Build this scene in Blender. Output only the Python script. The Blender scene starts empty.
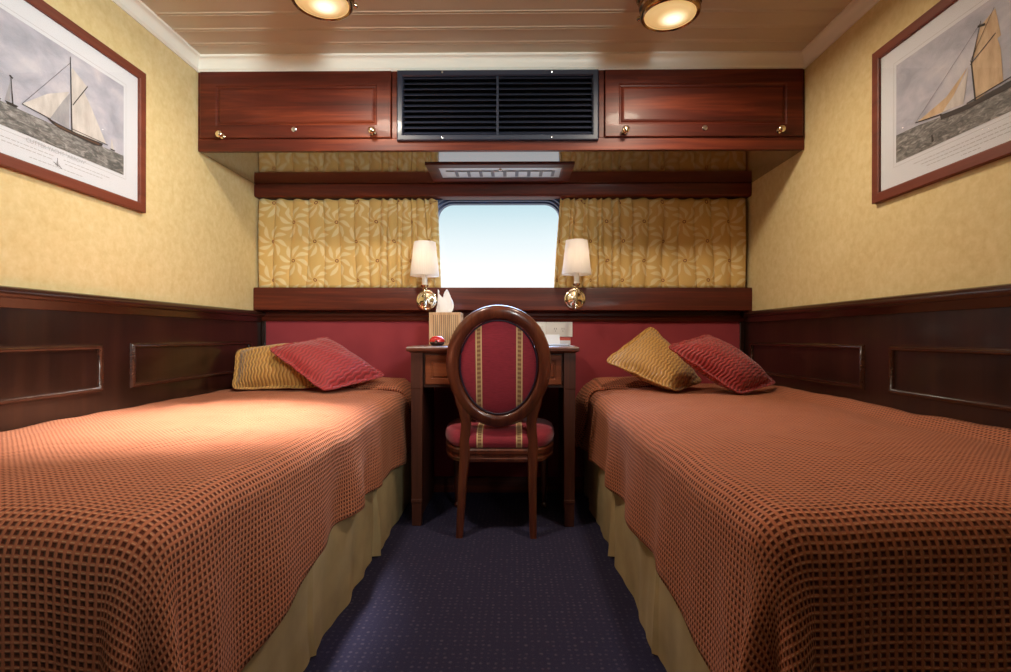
import bpy, bmesh, math, random
from mathutils import Vector, Matrix, noise
random.seed(7)
PI = math.pi
S = bpy.context.scene
COL = S.collection

# ------------------------------------------------------------------ camera
cam_d = bpy.data.cameras.new('camera')
cam_d.sensor_width = 36.0
cam_d.lens = 522.36 / 1011 * 36
cam_d.shift_x = -0.76 / 1011
cam_d.shift_y = 0.17 / 1011
cam_d.clip_start = 0.02
cam = bpy.data.objects.new('camera', cam_d)
COL.objects.link(cam)
cam.matrix_world = (Matrix.Translation((0.0646, 0, 0.8323)) @ Matrix.Rotation(0.0138, 4, 'Z')
                    @ Matrix.Rotation(PI / 2, 4, 'X') @ Matrix.Rotation(0.0016, 4, 'Z'))
S.camera = cam

# ------------------------------------------------------------------ exposure, sky, large lights
vs = S.view_settings
vs.view_transform = 'Standard'
vs.look = 'None'
vs.gamma = 1.0
vs.use_curve_mapping = False
vs.exposure = 0.0

W = bpy.data.worlds.new('sky')
S.world = W
W.use_nodes = True
wn = W.node_tree
wn.nodes.clear()
w_out = wn.nodes.new('ShaderNodeOutputWorld')
w_bg = wn.nodes.new('ShaderNodeBackground')
w_tc = wn.nodes.new('ShaderNodeTexCoord')
w_sep = wn.nodes.new('ShaderNodeSeparateXYZ')
w_rmp = wn.nodes.new('ShaderNodeValToRGB')
w_map = wn.nodes.new('ShaderNodeMapRange')
wn.links.new(w_tc.outputs['Generated'], w_sep.inputs[0])
wn.links.new(w_sep.outputs[2], w_rmp.inputs[0])
wn.links.new(w_sep.outputs[2], w_map.inputs[0])
els = w_rmp.color_ramp.elements
els[0].position = 0.0
els[0].color = (.93, .96, .98, 1)
els[1].position = 1.0
els[1].color = (.38, .58, 1, 1)
for p, c in ((.12, (1, 1, 1)), (.18, (.80, .90, .93)), (.25, (.52, .73, .80)), (.4, (.45, .66, 1))):
    e = els.new(p)
    e.color = (*c, 1)
w_map.inputs[1].default_value = .28
w_map.inputs[2].default_value = .6
w_map.inputs[3].default_value = 1.08
w_map.inputs[4].default_value = 34.0
wn.links.new(w_rmp.outputs[0], w_bg.inputs[0])
wn.links.new(w_map.outputs[0], w_bg.inputs[1])
wn.links.new(w_bg.outputs[0], w_out.inputs[0])


def area(name, loc, target, size, power, color, spread=PI):
    d = bpy.data.lights.new(name, 'AREA')
    d.shape = 'DISK'
    d.size = size
    d.energy = power
    d.color = color
    d.spread = spread
    o = bpy.data.objects.new(name, d)
    COL.objects.link(o)
    v = Vector(target) - Vector(loc)
    o.matrix_world = Matrix.Translation(loc) @ v.to_track_quat('-Z', 'Y').to_matrix().to_4x4()
    return o


# unseen overhead and daylight fills, added to light the cabin from out of view
area('overhead_fill', (1.0, .1, 1.93), (.9, .6, 0), .18, .5, (1, .78, .55))
area('overhead_fill', (-.95, .1, 1.93), (-.9, .6, 0), .18, .3, (1, .82, .62))
area('daylight_fill', (1.05, -.8, 1.75), (-.95, 1.7, 1.85), .6, 15, (.92, 1, .96), math.radians(72))  # added light tinted as daylight, brightens the left wall; no doorway is built


# ------------------------------------------------------------------ node helpers
def lin(r, g, b):
    return tuple(((c / 255) / 12.92 if c / 255 <= .04045 else ((c / 255 + .055) / 1.055) ** 2.4) for c in (r, g, b))


class NT:
    def __init__(s, name):
        s.m = bpy.data.materials.new(name)
        s.m.use_nodes = True
        s.t = s.m.node_tree
        s.b = s.t.nodes['Principled BSDF']
        s.out = s.t.nodes['Material Output']

    def n(s, typ, **kw):
        nd = s.t.nodes.new(typ)
        for k, v in kw.items():
            setattr(nd, k, v)
        return nd

    def put(s, sock, v):
        if hasattr(v, 'is_output'):
            s.t.links.new(v, sock)
        elif isinstance(v, (tuple, list)):
            sock.default_value = (*v, 1) if len(v) == 3 and len(sock.default_value) == 4 else v
        else:
            sock.default_value = v

    def math(s, op, a, b=0.0, c=0.0):
        nd = s.n('ShaderNodeMath', operation=op)
        s.put(nd.inputs[0], a)
        s.put(nd.inputs[1], b)
        s.put(nd.inputs[2], c)
        return nd.outputs[0]

    def mix(s, f, a, b):
        nd = s.n('ShaderNodeMix', data_type='RGBA')
        s.put(nd.inputs[0], f)
        s.put(nd.inputs[6], a)
        s.put(nd.inputs[7], b)
        return nd.outputs[2]

    def coord(s, which='Object', scale=(1, 1, 1), rot=(0, 0, 0)):
        tc = s.n('ShaderNodeTexCoord')
        mp = s.n('ShaderNodeMapping')
        mp.inputs['Scale'].default_value = scale
        mp.inputs['Rotation'].default_value = rot
        s.t.links.new(tc.outputs[which], mp.inputs[0])
        return mp.outputs[0]

    def noise(s, vec, scale, detail=3, rough=.5, dist=0.0):
        nd = s.n('ShaderNodeTexNoise')
        s.put(nd.inputs['Vector'], vec)
        nd.inputs['Scale'].default_value = scale
        nd.inputs['Detail'].default_value = detail
        nd.inputs['Roughness'].default_value = rough
        nd.inputs['Distortion'].default_value = dist
        return nd.outputs[0]

    def ramp(s, f, stops):
        nd = s.n('ShaderNodeValToRGB')
        e = nd.color_ramp.elements
        e[0].position, e[0].color = stops[0][0], (*stops[0][1], 1)
        e[1].position, e[1].color = stops[-1][0], (*stops[-1][1], 1)
        for p, c in stops[1:-1]:
            q = e.new(p)
            q.color = (*c, 1)
        s.put(nd.inputs[0], f)
        return nd.outputs[0]

    def smooth(s, v, lo, hi, a=0.0, b=1.0):
        nd = s.n('ShaderNodeMapRange', interpolation_type='SMOOTHSTEP')
        s.put(nd.inputs[0], v)
        for i, x in enumerate((lo, hi, a, b)):
            nd.inputs[i + 1].default_value = x
        return nd.outputs[0]

    def bump(s, h, dist, strength=1.0):
        nd = s.n('ShaderNodeBump')
        nd.inputs['Strength'].default_value = strength
        nd.inputs['Distance'].default_value = dist
        s.put(nd.inputs['Height'], h)
        s.t.links.new(nd.outputs[0], s.b.inputs['Normal'])

    def base(s, c=None, rough=None, metal=None, coat=None, sheen=None, spec=None):
        if c is not None: s.put(s.b.inputs['Base Color'], c)
        if rough is not None: s.put(s.b.inputs['Roughness'], rough)
        if metal is not None: s.put(s.b.inputs['Metallic'], metal)
        if coat is not None:
            s.put(s.b.inputs['Coat Weight'], coat)
            s.put(s.b.inputs['Coat Roughness'], .08)
        if sheen is not None:
            s.put(s.b.inputs['Sheen Weight'], sheen)
        if spec is not None: s.put(s.b.inputs['Specular IOR Level'], spec)
        return s.m


M = {}


def simple(name, c, rough=.5, metal=0.0, **kw):
    t = NT(name)
    M[name] = t.base(c, rough, metal, **kw)
    return M[name]


def wood(name, dark, mid, light, axis, rough=.3, coat=.35, scale=1.0):
    t = NT(name)
    sc = [11 * scale] * 3
    sc['xyz'.index(axis)] = .8 * scale
    v = t.coord('Object', tuple(sc))
    a = t.noise(v, 1.3, 5, .6, .8)
    sc2 = [60 * scale] * 3
    sc2['xyz'.index(axis)] = 2.0 * scale
    b = t.noise(t.coord('Object', tuple(sc2)), 1.6, 3, .6)
    f = t.math('ADD', t.math('MULTIPLY', a, .75), t.math('MULTIPLY', b, .25))
    t.base(t.ramp(f, ((.3, dark), (.5, mid), (.72, light))), rough, coat=coat)
    M[name] = t.m
    return t.m


# mahogany of the overhead cupboards, red-brown; of the side panelling, darker; of the furniture
wood('mahogany_x', (.034, .006, .0035), (.095, .015, .007), (.23, .045, .015), 'x', .45, .04)
M['mahogany_x'].node_tree.nodes['Principled BSDF'].inputs['Specular IOR Level'].default_value = .28
wood('mahogany_y', (.034, .006, .0035), (.095, .015, .007), (.23, .045, .015), 'y', .45, .04)
M['mahogany_y'].node_tree.nodes['Principled BSDF'].inputs['Specular IOR Level'].default_value = .28
wood('mahogany_z', (.034, .006, .0035), (.095, .015, .007), (.23, .045, .015), 'z', .45, .04)
M['mahogany_z'].node_tree.nodes['Principled BSDF'].inputs['Specular IOR Level'].default_value = .28
wood('panelling_z', (.008, .003, .002), (.018, .0062, .0035), (.034, .0125, .0065), 'z', .3, .22, .7)
wood('panelling_y', (.018, .005, .0035), (.036, .011, .006), (.06, .022, .011), 'y', .25, .3)
wood('lacquer_x', (.05, .016, .009), (.08, .028, .015), (.11, .045, .025), 'x', .06, 1.0)
wood('chair_wood', (.05, .010, .005), (.105, .024, .011), (.17, .045, .018), 'z', .3, .4, 1.6)
wood('desk_wood', (.032, .008, .005), (.07, .018, .009), (.12, .035, .016), 'z', .45, .1)
wood('desk_top_wood', (.06, .014, .008), (.12, .032, .015), (.20, .065, .03), 'x', .35, .15)
wood('drawer_wood', (.10, .022, .009), (.19, .048, .018), (.30, .09, .035), 'x', .3, .4)
wood('frame_wood', (.11, .022, .010), (.17, .036, .016), (.22, .052, .024), 'y', .55, .0)
simple('brass', (.88, .77, .55), .16, 1.0)
simple('dark_brass', (.34, .19, .075), .22, 1.0)
simple('chrome', (.8, .8, .8), .15, 1.0)
simple('black_metal', (.022, .027, .048), .42, .0, coat=.15)
simple('duct_black', (.004, .004, .006), .8)
simple('navy_paint', (.028, .045, .12), .3, .3)
simple('white_plastic', (.78, .77, .74), .35)
simple('slot_dark', (.05, .05, .05), .6)
simple('alu', (.55, .58, .62), .35, .5)
simple('slot_grey', (.20, .22, .26), .5)
simple('paper_white', (.70, .72, .78), .7)
simple('grey_card', (.32, .33, .38), .5)
simple('booklet_red', (.5, .08, .05), .4)
simple('red_lacquer', (.55, .01, .012), .12, coat=1.0)
simple('black_lacquer', (.012, .008, .01), .15, coat=1.0)
simple('mattress_white', (.6, .58, .54), .9)
simple('tissue_white', (.88, .88, .90), .9)
simple('candle_white', (.85, .82, .74), .4)
simple('crown_paint', lin(244, 242, 232), .35)
simple('ink', (.10, .10, .11), .8)
simple('faint_ink', (.46, .46, .49), .8)
simple('hull_ink', (.035, .028, .025), .7)
simple('hull_brown', (.11, .055, .03), .7)

t = NT('ceiling_paint')
a = t.noise(t.coord('Object'), 3, 2)
M['ceiling_paint'] = t.base(t.ramp(a, ((.3, lin(204, 191, 168)), (.7, lin(210, 198, 176)))), .38)


def wallpaper(name, c1, c2, c3):
    t = NT(name)
    v = t.coord('Object', (1, 1, 1))
    a = t.noise(v, 38, 5, .6, .2)
    b = t.noise(v, 5, 2, .5)
    f = t.math('ADD', t.math('MULTIPLY', a, .8), t.math('MULTIPLY', b, .2))
    t.base(t.ramp(f, ((.32, c1), (.5, c2), (.68, c3))), .75)
    t.bump(t.noise(v, 160, 2), .0006, .5)
    M[name] = t.m


wallpaper('wallpaper', lin(212, 188, 132), lin(220, 199, 146), lin(227, 208, 160))

t = NT('carpet')
v = t.coord('Object', (1, 1, 1))
vo = t.n('ShaderNodeTexVoronoi')
vo.inputs['Scale'].default_value = 52
vo.inputs['Randomness'].default_value = .25
t.put(vo.inputs['Vector'], v)
dot = t.smooth(vo.outputs['Distance'], .16, .34, 1, 0)
fine = t.noise(v, 420, 2)
big = t.noise(v, 3, 2)
c0 = t.mix(fine, (.018, .016, .038), (.050, .043, .085))
c1 = t.mix(t.math('MULTIPLY', dot, t.smooth(t.noise(v, 60, 1), .35, .65)), c0, (.085, .068, .10))
t.base(t.mix(t.math('MULTIPLY', big, .2), c1, (.026, .023, .048)), 1.0, spec=.1)
t.bump(fine, .003, .7)
M['carpet'] = t.m

# waffle-weave bedspread: sunken squares between raised terracotta ribs, tan floats across
t = NT('waffle_cloth')
tc = t.n('ShaderNodeTexCoord')
sp = t.n('ShaderNodeSeparateXYZ')
t.t.links.new(tc.outputs['UV'], sp.inputs[0])
P_ = .0118
fu = t.math('ABSOLUTE', t.math('SUBTRACT', t.math('FRACT', t.math('DIVIDE', sp.outputs[0], P_)), .5))
fv = t.math('ABSOLUTE', t.math('SUBTRACT', t.math('FRACT', t.math('DIVIDE', sp.outputs[1], P_)), .5))
mx = t.math('MAXIMUM', fu, fv)
rib = t.smooth(mx, .17, .36)
flt = t.math('MULTIPLY', t.smooth(fv, .40, .46), t.smooth(fu, .30, .2))
nz = t.noise(t.coord('Object'), 14, 2)
pit = t.mix(nz, (.105, .022, .012), (.145, .032, .017))
ribc = t.mix(nz, (.47, .140, .068), (.56, .180, .090))
c = t.mix(rib, pit, ribc)
c = t.mix(t.math('MULTIPLY', flt, .8), c, (.64, .34, .19))
t.base(c, .9, spec=.15, sheen=.12)
t.put(t.b.inputs['Sheen Tint'], (1, .72, .5))
t.bump(t.smooth(mx, .10, .40), .0035, .9)
M['waffle_cloth'] = t.m

t = NT('skirt_cloth')
v = t.coord('Object', (1, 1, 1))
t.base(t.ramp(t.noise(v, 7, 3), ((.3, lin(164, 142, 104)), (.7, lin(190, 167, 124)))), .7, spec=.3)
t.bump(t.noise(t.coord('Object', (60, 60, 6)), 3, 2), .001, .4)
M['skirt_cloth'] = t.m


def wavy(name, c1, c2):
    t = NT(name)
    tc = t.n('ShaderNodeTexCoord')
    sp = t.n('ShaderNodeSeparateXYZ')
    t.t.links.new(tc.outputs['UV'], sp.inputs[0])
    nz = t.noise(tc.outputs['UV'], 3, 2)
    w = t.math('MULTIPLY', t.math('SINE', t.math('MULTIPLY', sp.outputs[0], 150)), .0028)
    w = t.math('ADD', w, t.math('MULTIPLY', nz, .05))
    ph = t.math('MULTIPLY', t.math('ADD', sp.outputs[1], w), 62 * 2 * PI)
    h = t.math('ADD', t.math('MULTIPLY', t.math('SINE', ph), .5), .5)
    t.base(t.mix(t.smooth(h, .0, .45), c1, c2), .6, sheen=.3)  # pleat furrows darker: their shade is put into the cloth colour
    t.bump(h, .003, .8)
    M[name] = t.m


wavy('gold_cloth', lin(150, 104, 44), lin(196, 146, 70))
wavy('red_cloth', lin(122, 22, 24), lin(164, 36, 38))

t = NT('headboard_cloth')
v = t.coord('Object')
t.base(t.ramp(t.noise(v, 5, 4), ((.3, lin(142, 40, 50)), (.7, lin(160, 52, 60)))), .8, sheen=.3)
t.bump(t.noise(v, 300, 2), .001, .5)
M['headboard_cloth'] = t.m

# striped chair upholstery: crimson rep with two woven tan stripes
t = NT('chair_cloth')
tc = t.n('ShaderNodeTexCoord')
sp = t.n('ShaderNodeSeparateXYZ')
t.t.links.new(tc.outputs['Object'], sp.inputs[0])
d = t.math('ABSOLUTE', t.math('SUBTRACT', t.math('ABSOLUTE', t.math('SUBTRACT', sp.outputs[0], .006)), .083))
edge = t.math('MULTIPLY', t.smooth(d, .007, .0085), t.smooth(d, .0135, .012))
core = t.smooth(d, .008, .007)
zz = t.math('SINE', t.math('MULTIPLY', t.math('ADD', sp.outputs[1], sp.outputs[2]), 420))
nz = t.noise(t.coord('Object', (20, 60, 240)), 2, 3, .6)
red = t.ramp(nz, ((.3, (.26, .014, .032)), (.7, (.40, .024, .050))))
c = t.mix(core, red, t.mix(t.smooth(zz, -.3, .5), (.30, .13, .06), (.52, .32, .14)))
c = t.mix(edge, c, (.80, .58, .30))
t.base(c, .75, sheen=.2)
t.bump(nz, .0015, .6)
M['chair_cloth'] = t.m

# curtain: gold cotton printed with cream pinwheel flowers
t = NT('curtain_cloth')
tc = t.n('ShaderNodeTexCoord')
sp = t.n('ShaderNodeSeparateXYZ')
t.t.links.new(tc.outputs['UV'], sp.inputs[0])
CU, CV = .245, .205


def flower(ou, ov, spin):
    x = t.math('MULTIPLY', t.math('SUBTRACT', t.math('FRACT', t.math('ADD', t.math('DIVIDE', sp.outputs[0], CU), ou)), .5), CU)
    y = t.math('MULTIPLY', t.math('SUBTRACT', t.math('FRACT', t.math('ADD', t.math('DIVIDE', sp.outputs[1], CV), ov)), .5), CV)
    r = t.math('SQRT', t.math('ADD', t.math('MULTIPLY', x, x), t.math('MULTIPLY', y, y)))
    th = t.math('ARCTAN2', y, x)
    ph = t.math('ADD', t.math('MULTIPLY', th, 8 / (2 * PI)), t.math('MULTIPLY', r, spin))
    f = t.math('ABSOLUTE', t.math('SUBTRACT', t.math('FRACT', ph), .5))
    wd = t.math('MULTIPLY', t.math('SINE', t.math('MULTIPLY', t.math('SUBTRACT', r, .012), PI / .076)), .30)
    pet = t.math('MULTIPLY', t.smooth(t.math('SUBTRACT', wd, f), -.04, .08), t.smooth(r, .088, .086))
    pet = t.math('MULTIPLY', pet, t.smooth(r, .010, .012))
    ring = t.math('MULTIPLY', t.smooth(r, .0095, .0085), t.smooth(r, .0045, .0055))
    return pet, ring


p1, r1 = flower(0, 0, 11)
p2, r2 = flower(.5, .5, 11)
pet = t.math('MAXIMUM', p1, p2)
ring = t.math('MAXIMUM', r1, r2)
c = t.mix(pet, lin(224, 186, 112), lin(238, 215, 160))
c = t.mix(ring, c, lin(140, 60, 30))
t.base(c, .8, sheen=.15)
t.bump(t.noise(tc.outputs['UV'], 400, 2), .0006, .4)
M['curtain_cloth'] = t.m
tr = t.n('ShaderNodeBsdfTranslucent')
t.put(tr.inputs[0], c)
ms = t.n('ShaderNodeMixShader')
ms.inputs[0].default_value = .12
t.t.links.new(t.b.outputs[0], ms.inputs[1])
t.t.links.new(tr.outputs[0], ms.inputs[2])
t.t.links.new(ms.outputs[0], t.out.inputs[0])

# lamp shade: pleated white cloth that lets light through
t = NT('shade_cloth')
t.base((.86, .83, .80), .8)
tr = t.n('ShaderNodeBsdfTranslucent')
tr.inputs[0].default_value = (.95, .88, .80, 1)
ms = t.n('ShaderNodeMixShader')
ms.inputs[0].default_value = .5
t.t.links.new(t.b.outputs[0], ms.inputs[1])
t.t.links.new(tr.outputs[0], ms.inputs[2])
t.t.links.new(ms.outputs[0], t.out.inputs[0])
M['shade_cloth'] = t.m

# clear glass: reflects by angle, lets the rest through
t = NT('clear_glass')
tp = t.n('ShaderNodeBsdfTransparent')
gl = t.n('ShaderNodeBsdfGlossy')
gl.inputs['Roughness'].default_value = .02
fr = t.n('ShaderNodeFresnel')
fr.inputs[0].default_value = 1.35
ms = t.n('ShaderNodeMixShader')
gm = t.n('ShaderNodeNewGeometry')
t.t.links.new(t.math('MULTIPLY', fr.outputs[0], t.math('SUBTRACT', 1.0, gm.outputs['Backfacing'])), ms.inputs[0])
t.t.links.new(tp.outputs[0], ms.inputs[1])
t.t.links.new(gl.outputs[0], ms.inputs[2])
t.t.links.new(ms.outputs[0], t.out.inputs[0])
t.t.nodes.remove(t.b)
M['clear_glass'] = t.m

# lit lens of the ceiling lamps, the bulb showing through the frosted glass
t = NT('lit_lens')
tc = t.n('ShaderNodeTexCoord')
vm = t.n('ShaderNodeVectorMath', operation='LENGTH')
t.t.links.new(tc.outputs['Object'], vm.inputs[0])
h = t.smooth(vm.outputs[1], .010, .062, 1, 0)
t.base((.7, .6, .42), .25, coat=.5)
t.put(t.b.inputs['Emission Color'], t.mix(h, (.95, .60, .22), (1, .90, .66)))
t.put(t.b.inputs['Emission Strength'], t.math('ADD', .6, t.math('MULTIPLY', h, 1.1)))
M['lit_lens'] = t.m

t = NT('bamboo')
tc = t.n('ShaderNodeTexCoord')
sp = t.n('ShaderNodeSeparateXYZ')
t.t.links.new(tc.outputs['Object'], sp.inputs[0])
nz = t.noise(t.coord('Object', (90, 90, 4)), 2, 3)
t.base(t.ramp(nz, ((.3, lin(186, 144, 106)), (.7, lin(232, 200, 160)))), .5)
M['bamboo'] = t.m

t = NT('print_sky')
v = t.coord('Object', (1, 1, 1.6))
t.base(t.ramp(t.noise(v, 9, 5, .6, .5), ((.3, lin(158, 160, 174)), (.5, lin(180, 180, 194)), (.72, lin(206, 203, 210)))), .7)
M['print_sky'] = t.m
t = NT('print_sea')
v = t.coord('Object', (1, 1, 3.2))
t.base(t.ramp(t.noise(v, 26, 5, .65, 1.2), ((.36, lin(84, 84, 84)), (.5, lin(116, 114, 112)), (.7, lin(176, 174, 172)))), .7)
M['print_sea'] = t.m
for nm, c1, c2 in (('sail_white', (188, 182, 178), (214, 208, 204)), ('sail_grey', (144, 144, 150), (172, 170, 174)),
                   ('sail_tan', (186, 156, 122), (214, 188, 154))):
    t = NT(nm)
    t.base(t.ramp(t.noise(t.coord('Object', (1, 3, 1)), 18, 3), ((.3, lin(*c1)), (.7, lin(*c2)))), .7)
    M[nm] = t.m


# ------------------------------------------------------------------ mesh helpers
def build(name, bm, mats, parent=None, smooth=40, bevel=0.0, seg=2, recalc=True, origin=None):
    if recalc:
        bmesh.ops.recalc_face_normals(bm, faces=bm.faces)
    me = bpy.data.meshes.new(name)
    if origin is not None:
        bmesh.ops.translate(bm, verts=bm.verts, vec=-Vector(origin))
    bm.to_mesh(me)
    bm.free()
    for m in (mats if isinstance(mats, (list, tuple)) else [mats]):
        me.materials.append(M[m] if isinstance(m, str) else m)
    if smooth:
        me.polygons.foreach_set('use_smooth', [True] * len(me.polygons))
        me.set_sharp_from_angle(angle=math.radians(smooth))
    o = bpy.data.objects.new(name, me)
    COL.objects.link(o)
    if origin is not None:
        o.location = origin
    if bevel:
        b = o.modifiers.new('bevel', 'BEVEL')
        b.width = bevel
        b.segments = seg
        b.limit_method = 'ANGLE'
        b.angle_limit = math.radians(40)
        b.harden_normals = False
    if parent is not None:
        o.parent = parent
        root = parent
        loc = Vector((0, 0, 0))
        while root is not None:
            loc += root.location
            root = root.parent
        if origin is not None:
            o.location = Vector(origin) - loc
        else:
            o.location = -loc
    return o


def empty(name, loc, label, cat, group=None):
    o = bpy.data.objects.new(name, None)
    o.empty_display_size = .1
    COL.objects.link(o)
    o.location = loc
    return tag(o, label, cat, group)


def tag(o, label, cat, group=None):
    o['label'] = label
    o['category'] = cat
    if group:
        o['group'] = group
    return o


def struct(o):
    o['kind'] = 'structure'
    return o


def box(bm, x0, x1, y0, y1, z0, z1, mi=0):
    vs_ = [bm.verts.new(p) for p in ((x0, y0, z0), (x1, y0, z0), (x1, y1, z0), (x0, y1, z0), (x0, y0, z1), (x1, y0, z1), (x1, y1, z1), (x0, y1, z1))]
    for f in ((3, 2, 1, 0), (4, 5, 6, 7), (0, 1, 5, 4), (1, 2, 6, 5), (2, 3, 7, 6), (3, 0, 4, 7)):
        bm.faces.new([vs_[i] for i in f]).material_index = mi
    return bm


def B(*a):
    bm = bmesh.new()
    return box(bm, *a) if a else bm


def loft(bm, loops, close=True, caps=True, mi=0):
    """loops: lists of points with the same count; bridged in order"""
    L = [[bm.verts.new(p) for p in lp] for lp in loops]
    n = len(L[0])
    for a, b in zip(L, L[1:]):
        for i in range(n if close else n - 1):
            j = (i + 1) % n
            bm.faces.new((a[i], a[j], b[j], b[i])).material_index = mi
    if caps and close:
        bm.faces.new(list(reversed(L[0]))).material_index = mi
        bm.faces.new(L[-1]).material_index = mi
    return bm


def lathe(bm, prof, c, axis='z', seg=32, sx=1, sy=1, mi=0):
    """prof: (radius, along) pairs; turned about the axis through c"""
    loops = []
    for r, h in prof:
        lp = []
        for i in range(seg):
            a = 2 * PI * i / seg
            u, v = max(r, 1e-5) * math.cos(a) * sx, max(r, 1e-5) * math.sin(a) * sy
            p = (u, v, h) if axis == 'z' else (u, h, v) if axis == 'y' else (h, u, v)
            lp.append((c[0] + p[0], c[1] + p[1], c[2] + p[2]))
        loops.append(lp)
    return loft(bm, loops, mi=mi)


def tube(bm, pts, r, seg=10, mi=0):
    pts = [Vector(p) for p in pts]
    rs = r if isinstance(r, (list, tuple)) else [r] * len(pts)
    up = Vector((0, 0, 1))
    loops = []
    for i, p in enumerate(pts):
        d = (pts[min(i + 1, len(pts) - 1)] - pts[max(i - 1, 0)]).normalized()
        ref = up if abs(d.dot(up)) < .95 else Vector((1, 0, 0))
        a = d.cross(ref).normalized()
        b = a.cross(d).normalized()
        loops.append([p + (a * math.cos(2 * PI * k / seg) + b * math.sin(2 * PI * k / seg)) * rs[i] for k in range(seg)])
    return loft(bm, loops, mi=mi)


def extrude_x(bm, prof, x0, x1, mi=0):
    return loft(bm, [[(x0, y, z) for y, z in prof], [(x1, y, z) for y, z in prof]], mi=mi)


def extrude_y(bm, prof, y0, y1, mi=0):
    return loft(bm, [[(x, y0, z) for x, z in prof], [(x, y1, z) for x, z in prof]], mi=mi)


def rrect(x0, x1, z0, z1, r, y, n=8):
    pts = []
    for cx, cz, a0 in ((x1 - r, z1 - r, 0), (x0 + r, z1 - r, PI / 2), (x0 + r, z0 + r, PI), (x1 - r, z0 + r, 1.5 * PI)):
        for k in range(n + 1):
            a = a0 + PI / 2 * k / n
            pts.append((cx + r * math.cos(a), y, cz + r * math.sin(a)))
    return pts


def sstep(x, a, b):
    t_ = min(1, max(0, (x - a) / (b - a)))
    return t_ * t_ * (3 - 2 * t_)


# ------------------------------------------------------------------ the cabin
XW, YB, YF, ZC = 1.3, 2.8, -1.0, 2.03
struct(build('floor', B(-1.4, 1.4, YF - .1, YB + .2, -.06, 0), 'carpet', smooth=0))
struct(build('wall_left', B(-1.38, -XW, YF - .1, YB + .2, -.05, 2.09), 'wallpaper', smooth=0))
struct(build('wall_right', B(XW, 1.38, YF - .1, YB + .2, -.05, 2.09), 'wallpaper', smooth=0))
struct(build('wall_front', B(-XW, XW, YF - .08, YF, 0, 2.03), 'panelling_z', smooth=0))

# back wall with the rounded window hole
WX0, WX1, WZ0, WZ1, WR = -.372, .338, 1.02, 1.578, .105
bm = bmesh.new()
hole_a = rrect(WX0, WX1, WZ0, WZ1, WR, YB)
hole_b = [(x, YB + .1, z) for x, y, z in hole_a]
ov = [bm.verts.new(p) for p in ((-XW, YB, -.02), (XW, YB, -.02), (XW, YB, 2.05), (-XW, YB, 2.05))]
hv = [bm.verts.new(p) for p in hole_a]
edges = [bm.edges.new((ov[i], ov[(i + 1) % 4])) for i in range(4)] + [bm.edges.new((hv[i], hv[(i + 1) % len(hv)])) for i in range(len(hv))]
bmesh.ops.triangle_fill(bm, use_beauty=True, edges=edges)
r = bmesh.ops.extrude_face_region(bm, geom=list(bm.faces))
bmesh.ops.translate(bm, vec=(0, .1, 0), verts=[g for g in r['geom'] if isinstance(g, bmesh.types.BMVert)])
struct(build('wall_back', bm, 'wallpaper', smooth=0))

# plank ceiling: boards across the cabin with a beaded groove between them
bm = bmesh.new()
prof = []
y = YF - .02
k0 = math.floor((y - 1.93) / .1)
for k in range(k0, 11):
    yk = 1.93 + .1 * k
    prof += [(yk - .0115, ZC), (yk - .009, ZC - .002), (yk - .006, ZC - .002), (yk - .0035, ZC), (yk - .002, ZC + .0035),
             (yk + .002, ZC + .0035), (yk + .0035, ZC), (yk + .006, ZC - .002), (yk + .009, ZC - .002), (yk + .0115, ZC)]
prof = [(yy, zz_) for yy, zz_ in prof if yy < 2.85]
prof = prof + [(2.85, ZC), (2.85, ZC + .06), (prof[0][0], ZC + .06)]
extrude_x(bm, prof, -XW, XW)
struct(build('ceiling', bm, 'ceiling_paint', smooth=30))


# crown mouldings
def crown(p):
    out = [(0, ZC - .062), (.005, ZC - .062), (.007, ZC - .056), (.010, ZC - .053), (.011, ZC - .047)]
    for i in range(9):
        a = PI / 2 * i / 8
        out.append((.011 + .014 * (1 - math.cos(a)), ZC - .047 + .035 * math.sin(a)))
    out += [(.027, ZC - .010), (.031, ZC - .009), (.031, ZC), (0, ZC)]
    return [(o * p, z) for o, z in out]


YC = 2.235
bm = bmesh.new(); extrude_y(bm, [(-XW + o, z) for o, z in crown(1)], YF, YC)
struct(build('trim_1', bm, 'crown_paint', smooth=35))
bm = bmesh.new(); extrude_y(bm, [(XW - o, z) for o, z in crown(1)], YF, YC)
struct(build('trim_2', bm, 'crown_paint', smooth=35))
bm = bmesh.new(); extrude_x(bm, [(YC - o, z) for o, z in crown(1)], -XW, XW)
struct(build('trim_3', bm, 'crown_paint', smooth=35))


# wainscot on both side walls: board, cap rail, applied panel mouldings
def wainscot(n, sx, panels):
    x = lambda d: sx * (XW - d)
    o = struct(build('trim_%d' % n, B(min(x(0), x(.015)), max(x(0), x(.015)), YF, YB - .002, 0, .915), 'panelling_z', smooth=0))
    prof = [(0, .905), (.016, .905), (.020, .908), (.022, .930), (.026, .933), (.032, .937), (.035, .945), (.034, .953), (.029, .960), (.022, .963), (0, .963)]
    bm = bmesh.new()
    extrude_y(bm, [(x(d), z) for d, z in prof], YF, YB - .003)
    build('cap_rail', bm, 'panelling_y', o, smooth=50)
    for y0, y1 in panels:
        z0, z1 = .646, .806
        bm = bmesh.new()
        pr = [(0, .015), (.004, .020), (.007, .0255), (.012, .027), (.016, .0235), (.018, .018), (.020, .015)]
        loops = []
        for yy, zz_, dy, dz in ((y0, z0, 1, 1), (y1, z0, -1, 1), (y1, z1, -1, -1), (y0, z1, 1, -1)):
            loops.append([(x(d), yy + dy * i, zz_ + dz * i) for i, d in pr])
        loops.append(loops[0])
        loft(bm, loops, close=False, caps=False)
        bmesh.ops.remove_doubles(bm, verts=bm.verts, dist=1e-6)
        build('panel_moulding', bm, 'panelling_y', o, smooth=60)
    return o


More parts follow.
